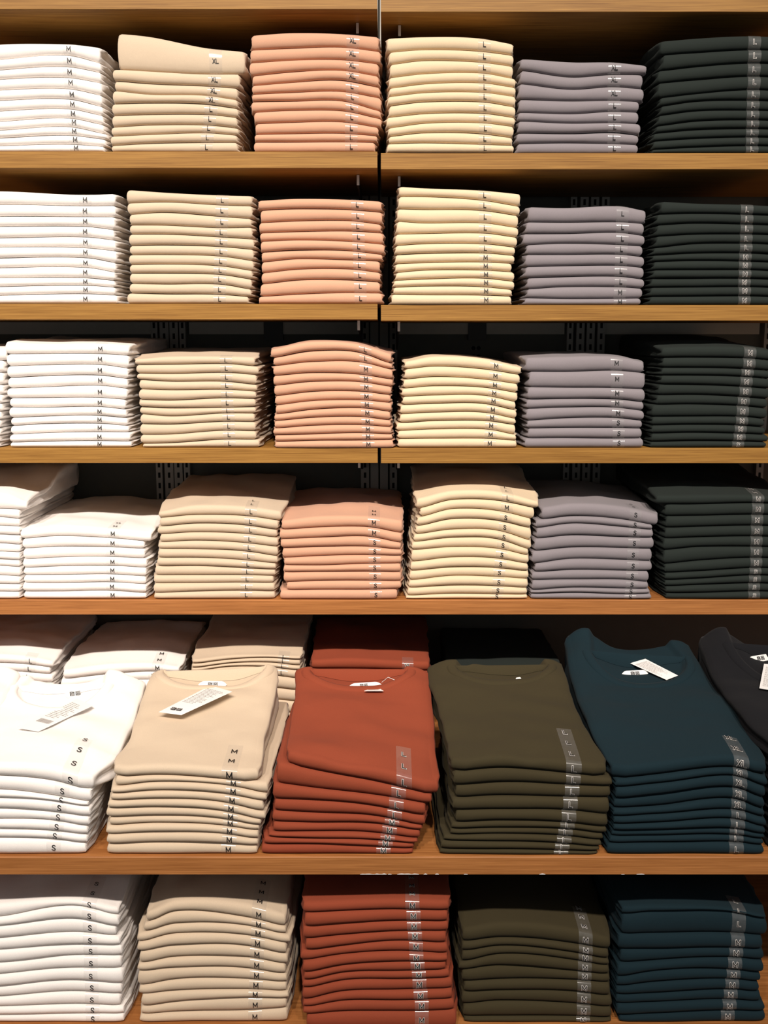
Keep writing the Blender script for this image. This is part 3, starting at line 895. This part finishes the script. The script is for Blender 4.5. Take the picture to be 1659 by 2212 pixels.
stack(6, 'olive', '63', [0, 480], [370, 332, 375, 430], [
    (-243, 693, 452, 423, 465, 503), (-247, 683, 510, 473, 517, 565), (-247, 688, 580, 525, 565, 605), (-267, 688, 628, 597, 632, 657),
    (-247, 693, 700, 685, 690, 712), (-233, 692, 766, 750, 760, 792), (-247, 705, 848, 822, 838, 862), (-240, 703, 916, 912, 915, 930),
    (-233, 700, 985, 985, 985, 985)], (533, 515), L('M ' * 9), Y=YB, bump=.006, rise=.004, strip_extra=.05)
stack(6, 'teal blue', '63', [950, 1430], [232, 216, 238, 290], [
    (745, 1659, 282, 258, 262, 315), (740, 1665, 403, 398, 400, 420), (720, 1635, 497, 492, 485, 500), (735, 1645, 585, 570, 545, 570),
    (715, 1640, 672, 628, 620, 645), (712, 1625, 730, 700, 680, 705), (710, 1615, 778, 768, 745, 765), (710, 1625, 838, 825, 810, 825),
    (712, 1650, 910, 892, 872, 880), (730, 1655, 937, 935, 935, 935)], (1485, 1410), L('L L M M M M M M M M'), Y=YB, bump=.004, strip_extra=.02)


# ------------------------------------------------------------------ displayed top shirts with neck, labels and hang tags
def piecewise(pts):
    """pts: (t, value) sorted"""
    def f(t):
        if t <= pts[0][0]: return pts[0][1]
        for (a, va), (b, vb) in zip(pts[:-1], pts[1:]):
            if t <= b:
                q = (t - a) / (b - a); q = q * q * (3 - 2 * q) * .5 + q * .5
                return va + (vb - va) * q
        return pts[-1][1]
    return f


def logo(mb, org, eu, ev, s, nrm, mi_b=0, mi_w=1):
    """two black square marks side by side with small pale strokes inside"""
    for k in range(2):
        o = org + eu * (k * s * 1.22)
        q = lambda a, b, l: o + eu * (a * s) + ev * (b * s) + nrm * l
        mb.quadgrid([[q(0, 0, .0003), q(1, 0, .0003)], [q(0, 1, .0003), q(1, 1, .0003)]], mi_b)
        segs = ([(.15, .78, .5, .78), (.5, .78, .5, .55), (.1, .55, .9, .55), (.62, .9, .9, .9), (.15, .3, .85, .3), (.15, .12, .85, .12)],
                [(.12, .85, .45, .85), (.45, .85, .3, .55), (.12, .7, .2, .5), (.6, .85, .9, .85), (.6, .85, .6, .55), (.9, .85, .9, .55), (.6, .55, .9, .55),
                 (.12, .35, .88, .35), (.12, .12, .88, .12)])[k]
        for x0, y0, x1, y1 in segs:
            d = Vector((x1 - x0, y1 - y0)); d.normalize(); n = Vector((-d.y, d.x)) * .024
            mb.quadgrid([[q(x0 + n.x, y0 + n.y, .0005), q(x0 - n.x, y0 - n.y, .0005)], [q(x1 + n.x, y1 + n.y, .0005), q(x1 - n.x, y1 - n.y, .0005)]], mi_w)


def display(key, left, right, slope, neck, label=None, tagq=None, strip=None, desc='', back_y=None, bump=.006, shoulder=(.012, .012), size=None,
            letters_on_top=True, dents=()):
    I = EXTRA[key]
    X, Yp, Y = I['X'], I['Yp'], I['Y']
    zf = I['means'][0]
    pl = lambda p: on_plane(X(p[0]), Yp(p[1]), zf, Y, slope)
    Lp = [pl(p) for p in left]; Rp = [pl(p) for p in right]
    yb = min(max(Lp[-1].y, Rp[-1].y), RB - .012)
    dep = yb - Y
    tl = lambda p: min(1, max(0, (p.y - Y) / dep))
    def side_line(x0, ps):
        pts = [(0, x0)]
        for p in ps:
            if tl(p) > pts[-1][0] + .06: pts.append((tl(p), p.x))
        return piecewise(pts)
    fl = side_line(I['xl'], Lp)
    fr = side_line(I['xr'], Rp)
    nL_, nR_, nF, nB = [pl(p) for p in neck]
    cx = (nL_.x + nR_.x) / 2; hw = abs(nR_.x - nL_.x) / 2
    ya = min((nL_.y + nR_.y) / 2, yb - .02)
    yF = nF.y
    sd = I['sd'] + 50
    f0 = I['faces'][0]; below = I['faces'][1]
    cur0 = I['cur'][0]

    def inside(x, y):
        """signed value, <0 inside the neck opening"""
        u = (x - cx) / hw
        if y <= ya:
            return math.sqrt(u * u + ((ya - y) / max(.02, ya - yF)) ** 2) - 1
        return max(abs(u) - 1 + (y - ya) * 1.5, -1)

    def zt(x, y):
        t = min(1, max(0, (y - Y) / dep))
        e = min(1, t * 5)
        z = f0(x, y) * (1 - e) + (cur0(x) * (1 - t) ** 2 + zf * (1 - (1 - t) ** 2)) * e if t < 1 else zf
        w = (x - fl(t)) / max(.05, fr(t) - fl(t))
        z = z + slope * dep * t
        z += e * (bump * 1.3 * (nz(x * 5, y * 6, sd) + .5) + .0055 * nz(x * 9 + y * 9, y * 12, sd + 4) + .002 * nz(x * 22 - y * 9, y * 20, sd + 8))
        # drop at the outer edges
        z -= .006 * (max(0, 1 - w / .10) ** 2 + max(0, 1 - (1 - w) / .10) ** 2) * e
        # shoulders stand higher beside the neck
        hump = max(0, (t - .62) / .38)
        z += hump * (shoulder[0] * math.exp(-((x - nL_.x) / .045) ** 2) + shoulder[1] * math.exp(-((x - nR_.x) / .045) ** 2))
        for (dx, dy, rx, ry, amp) in dents:
            dp = pl((dx, dy))
            z += amp * math.exp(-((x - dp.x) / rx) ** 2 - ((y - dp.y) / ry) ** 2)
        sv = inside(x, y)
        if sv < .0:
            z -= .011 * min(1, -sv / .10)
        lo = below(x, min(y, yb)) + .0055
        dd = z - lo
        return lo + (dd + math.sqrt(dd * dd + .000016)) / 2
    nm = NAME.get(I['colour'], I['colour'] + '_t_shirt')
    S = Shirt(I['xl'], I['xr'], Y, yb, below, zt, sd, r=.0115, left=fl, right=fr)
    S.dark = I['colour'] in DARKS
    S.rough = .12
    S.build(nm, MAT[I['colour']], 84, 84)
    tag(S.o, desc, 't-shirt', I['gname'])
    lc = S.loc
    fabricm = MAT[I['colour']]
    # neckband: rib following the front of the opening, and the back collar
    bw = .017
    rows = []
    n = 48
    for i in range(n + 1):
        a = math.pi * i / n
        ca, sa = math.cos(a), math.sin(a)
        rr = []
        for q, lift in ((-.06, .0002), (0.0, .0022), (.25, .0034), (.6, .0034), (.9, .0024), (1.0, .0004), (1.04, -.0008)):
            x = cx - ca * (hw + bw * q); y = ya - sa * (ya - yF + bw * q)
            y = min(y, yb - .010)
            if abs(sa) < .02: y = ya
            rr.append(lc(Vector((x, y, zt(x, y) + lift + (.004 if q < .5 else 0) * 0))))
        rows.append(rr)
    mb = MB(); mb.quadgrid(rows); mb.build('neckband', fabricm, S.o, smooth=True)
    # back collar: a standing rib that links the two shoulders
    rows = []
    yB = min(max(nB.y, ya + .012), yb - .012)
    for i in range(n + 1):
        t = i / n
        x = cx - (hw + .004) + 2 * (hw + .004) * t
        y = ya + (yB - ya) * math.sin(math.pi * t) ** .7
        zl = zt(cx - hw - .004, ya); zr = zt(cx + hw + .004, ya)
        zz = zl + (zr - zl) * t
        sag = math.sin(math.pi * t)
        rr = []
        yi = y - .004 - .010 * sag
        zlo = zt(x, min(yi, yb - .012)) + .0004
        ztop = max(zz - .003 * sag, zlo + .001 + .013 * min(1, sag * 1.6))
        for q in range(7):
            qq = q / 6
            bulge = .0012 * math.sin(math.pi * qq)
            rr.append(lc(Vector((x, yi + (y - yi) * qq - bulge, zlo + (ztop - zlo) * qq))))
        zbk = zt(x, min(y + .006, yb - .010)) - .002
        for q in range(1, 6):
            qq = q / 5
            rr.append(lc(Vector((x, y + .0035 * math.sin(qq * math.pi / 2) * min(1, sag * 3), ztop + (.0008 if q == 1 else 0) + (zbk - ztop) * qq ** 1.5))))
        rows.append(rr)
    mb = MB(); mb.quadgrid(rows); mb.build('back_collar', fabricm, S.o, smooth=True)
    # woven neck label
    if label:
        p0, p1, hgt = label[:3]
        a, b = pl(p0), pl(p1)
        zz = zt((a.x + b.x) / 2, (a.y + b.y) / 2)
        dz = zz + .004
        a = on_plane(X(p0[0]), Yp(p0[1]), dz, Y, 0); b = on_plane(X(p1[0]), Yp(p1[1]), dz, Y, 0)
        eu = (b - a); ln = eu.length; eu.normalize()
        ev = Vector((0, .55, .84)); ev = (ev - eu * ev.dot(eu)).normalized()
        nr = eu.cross(ev).normalized()
        if nr.y > 0: nr = -nr
        mb = MB(); m = 16; rws = []
        for i in range(m + 1):
            t = i / m
            w = hgt * min(1, (math.sin(math.pi * min(1, max(0, t * 1.0))) * 2.2) ** .8) * .5
            c = a + eu * (ln * t)
            rws.append([lc(c - ev * w), lc(c + ev * w)])
        mb.quadgrid(rws)
        lb = mb.build('neck_label', M_PAPER, S.o, smooth=False)
        if len(label) == 3:
            tag(lb, 'white neck label with two black square marks')
            mb = MB(); s = hgt * .62
            logo(mb, lc(a + eu * (ln * .34) - ev * s * .5), eu, ev, s, nr)
            mb.build('label_mark', [M_INK, M_PAPER], lb)
    if tagq:
        # four corners of the card in the picture, lifted a little off the shirt
        cs = []
        for p, lift in tagq['q']:
            c0 = pl(p)
            zz = zt(c0.x, min(c0.y, yb - .01)) + lift
            cs.append(on_plane(X(p[0]), Yp(p[1]), zz, Y, 0))
        A, B, C, Dd = cs
        nr = (B - A).cross(Dd - A).normalized()
        if nr.z < 0: nr = -nr
        th = .0005
        mb = MB()
        N_ = 14
        def blw(u, v, l=0):
            p = A * (1 - u) * (1 - v) + B * u * (1 - v) + C * u * v + Dd * (1 - u) * v
            if not tagq.get('stiff'): p.z = max(p.z, zt(p.x, min(p.y, yb - .01)) + .0012)
            return p + nr * l

        def bl(u, v, l=0):
            return lc(blw(u, v, l))
        mb.quadgrid([[bl(i / N_, j / 4, th) for i in range(N_ + 1)] for j in range(5)])
        mb.quadgrid([[bl(i / N_, j / 4, 0) for i in reversed(range(N_ + 1))] for j in range(5)])
        for e in (((0, 0), (1, 0)), ((1, 0), (1, 1)), ((1, 1), (0, 1)), ((0, 1), (0, 0))):
            mb.quadgrid([[bl(*e[0], 0), bl(*e[1], 0)], [bl(*e[0], th), bl(*e[1], th)]])
        ht = mb.build('hang_tag', M_PAPER, S.o)
        tag(ht, 'white paper hang tag')
        mb = MB()
        rn = random.Random(len(key) + ord(key[0]))
        u = tagq.get('u0', .1)
        while u < tagq.get('u1', .62):
            e = .55 + rn.random() * .35
            v = .1
            while v < e:
                wv = .02 + rn.random() * .07
                mb.quadgrid([[bl(u, v, th + .0002), bl(u, min(e, v + wv), th + .0002)], [bl(u + .012, v, th + .0002), bl(u + .012, min(e, v + wv), th + .0002)]], 2)
                v += wv + .02
            u += .038
        if tagq.get('bar'):
            v = .15
            while v < .8:
                wv = .006 + rn.random() * .014
                mb.quadgrid([[bl(.66, v, th + .0002), bl(.66, v + wv, th + .0002)], [bl(.76, v, th + .0002), bl(.76, v + wv, th + .0002)]], 2)
                v += wv + .015
        if tagq.get('logo'):
            p = bl(tagq['logo'][0], tagq['logo'][1], th + .0014)
            lu, lv = tagq['logo']
            eu = (blw(lu, min(1, lv + .6)) - blw(lu, lv)).normalized()
            nn = eu.cross(blw(lu - .2, lv) - blw(lu, lv)).normalized()
            nn = nn if nn.z > 0 else -nn
            ev = nn.cross(eu).normalized()
            ml = MB(); logo(ml, p, eu, ev, tagq.get('ls', .011), nr); ml.build('tag_logo', [M_INK, M_PAPER], ht)
        mb.build('tag_print', [M_INK, M_PAPER, M_PRINT], ht)
        # string loop from label to tag
        if tagq.get('string'):
            p0 = pl(tagq['string'][0]); p0.z = zt(p0.x, min(p0.y, yb - .01)) + .006
            p1 = pl(tagq['string'][1]); p1.z = zt(p1.x, min(p1.y, yb - .01)) + .006
            tube(S, [p0, (p0 + p1) / 2 + Vector((0, 0, .008)), p1], .0006, ht)
    if strip:
        xc = P(X(strip), Yp(800), Y).x
        arc = S.arc(xc)
        S.size_strip(xc, I['let'], extra=size or .075, back=.01, width=.0255, first=arc * .32, lh=.0100, sp=.034)
    return S


def tube(S, pts, r, parent):
    ps = []
    for i in range(len(pts) - 1):
        for q in range(5):
            ps.append(pts[i].lerp(pts[i + 1], q / 5))
    ps.append(pts[-1])
    mb = MB(); rows = []
    for p in ps:
        rows.append([S.loc(p + Vector((0, math.cos(a) * r, math.sin(a) * r))) for a in [k * math.pi / 3 for k in range(7)]])
    mb.quadgrid(rows); mb.build('tag_string', M_PAPER, parent, smooth=True)


display('W5', [(-345, 800), (-280, 650), (-200, 520), (-60, 440)], [(540, 960), (640, 800), (735, 620), (790, 480), (826, 385)], .10,
        [(95, 470), (600, 440), (340, 560), (330, 455)], label=((365, 468), (440, 460), .014),
        tagq=dict(q=[((432, 490), .004), ((100, 655), .003), ((215, 676), .002), ((522, 530), .003)], bar=True, u0=.12, u1=.6), strip=385,
        desc='white t-shirt with a hang tag and S strips, topmost of the white front stack', shoulder=(.012, .028))
display('B5', [(640, 830), (720, 720), (760, 600), (800, 480), (835, 395)], [(1462, 880), (1480, 700), (1530, 520), (1560, 400), (1560, 345)], .10,
        [(915, 375), (1500, 340), (1230, 447), (1200, 345)], label=((1110, 412), (1270, 412), .014),
        tagq=dict(stiff=1, q=[((1178, 418), .014), ((890, 566), .008), ((1015, 583), .008), ((1300, 452), .012)], logo=(.90, .26), ls=.0095, u1=.62), strip=1282,
        desc='beige t-shirt with a slanted white hang tag, topmost of the front beige stack', shoulder=(.010, .024), size=.06)
display('R5', [(245, 850), (262, 720), (285, 600), (295, 480), (292, 405)], [(1215, 1080), (1190, 850), (1175, 650), (1160, 520), (1150, 395)], .10,
        [(385, 440), (1005, 420), (700, 512), (650, 405)], label=((632, 482), (842, 468), .011),
        tagq=dict(q=[((805, 487), .004), ((730, 512), .001), ((855, 512), .001), ((812, 487), .004)], u0=.3, u1=.9, string=((842, 470), (925, 500))), strip=988,
        desc='rust red t-shirt with L strips and a small tag, topmost of the front rust stack', shoulder=(.010, .018), size=.06,
        dents=((450, 930, .05, .03, .008), (600, 1000, .04, .02, -.007)))
display('O5', [(150, 640), (130, 560), (100, 440), (60, 340), (55, 300)], [(890, 690), (820, 580), (760, 470), (715, 350), (680, 255)], .10,
        [(185, 300), (615, 280), (400, 345), (380, 300)], label=((468, 322), (494, 318), .006, 0), strip=742,
        desc='olive t-shirt with L strips, topmost of the olive stack', shoulder=(.012, .022), size=.085,
        dents=((560, 700, .03, .03, -.006), (600, 720, .02, .03, .004)))
display('T5', [(890, 700), (830, 580), (770, 430), (720, 280), (692, 165)], [(1660, 690), (1590, 580), (1480, 440), (1380, 320), (1320, 230)], .12,
        [(820, 245), (1265, 245), (1080, 345), (1050, 240)], label=((968, 298), (1095, 292), .013),
        tagq=dict(q=[((1080, 226), .010), ((1008, 247), .008), ((1180, 326), .004), ((1234, 305), .006)], u0=.12, u1=.9), strip=1530,
        desc='teal blue t-shirt with white hang tag and XL strips, topmost of the teal stack', shoulder=(.040, .012), size=.045)
display('N5', [(1640, 640), (1560, 520), (1470, 400), (1385, 270), (1320, 150)], [(2400, 620), (2330, 450), (2200, 330), (2050, 230), (1990, 200)], .12,
        [(1480, 215), (1900, 215), (1690, 330), (1690, 215)], label=((1565, 232), (1690, 212), .013),
        tagq=dict(q=[((1640, 250), .008), ((1618, 365), .003), ((1740, 385), .003), ((1760, 260), .006)], u0=.12, u1=.9),
        desc='black t-shirt with white neck label and tag, cropped at the right edge', shoulder=(.040, .02))
display('V5', [(-1260, 780), (-1200, 650), (-1000, 500), (-800, 400)], [(-330, 830), (-200, 730), (-60, 600), (60, 450), (130, 350)], .10,
        [(-620, 430), (-60, 420), (-330, 520), (-330, 430)], desc='white t-shirt cropped at the left edge, topmost of the leftmost front stack', shoulder=(.01, .02))

# ------------------------------------------------------------------ light: a row of ceiling spots in front of the shelves
def area(x, y, z, size, watts, col, aim, spread=120):
    d = bpy.data.lights.new('ceiling_spot', 'AREA')
    d.shape = 'DISK'; d.size = size; d.energy = watts; d.color = col; d.spread = math.radians(spread)
    o = bpy.data.objects.new('ceiling_spot', d); COL.objects.link(o)
    o.location = (x, y, z)
    o.rotation_euler = (Vector(aim) - Vector((x, y, z))).to_track_quat('-Z', 'Y').to_euler()
    return o


WARM = (1.0, .89, .79)
for x in (-1.7, -.75, .2, 1.15):
    area(x, -1.1, 2.6, .16, 12.3 if x < 0 else 11.6 if x < 1 else 11.0, WARM, (x - .05, D1, -.15), 56)
w = bpy.data.worlds.new('shop'); SC.world = w; w.use_nodes = True
bg = w.node_tree.nodes['Background']
bg.inputs[0].default_value = (.93, .98, 1.0, 1); bg.inputs[1].default_value = .30
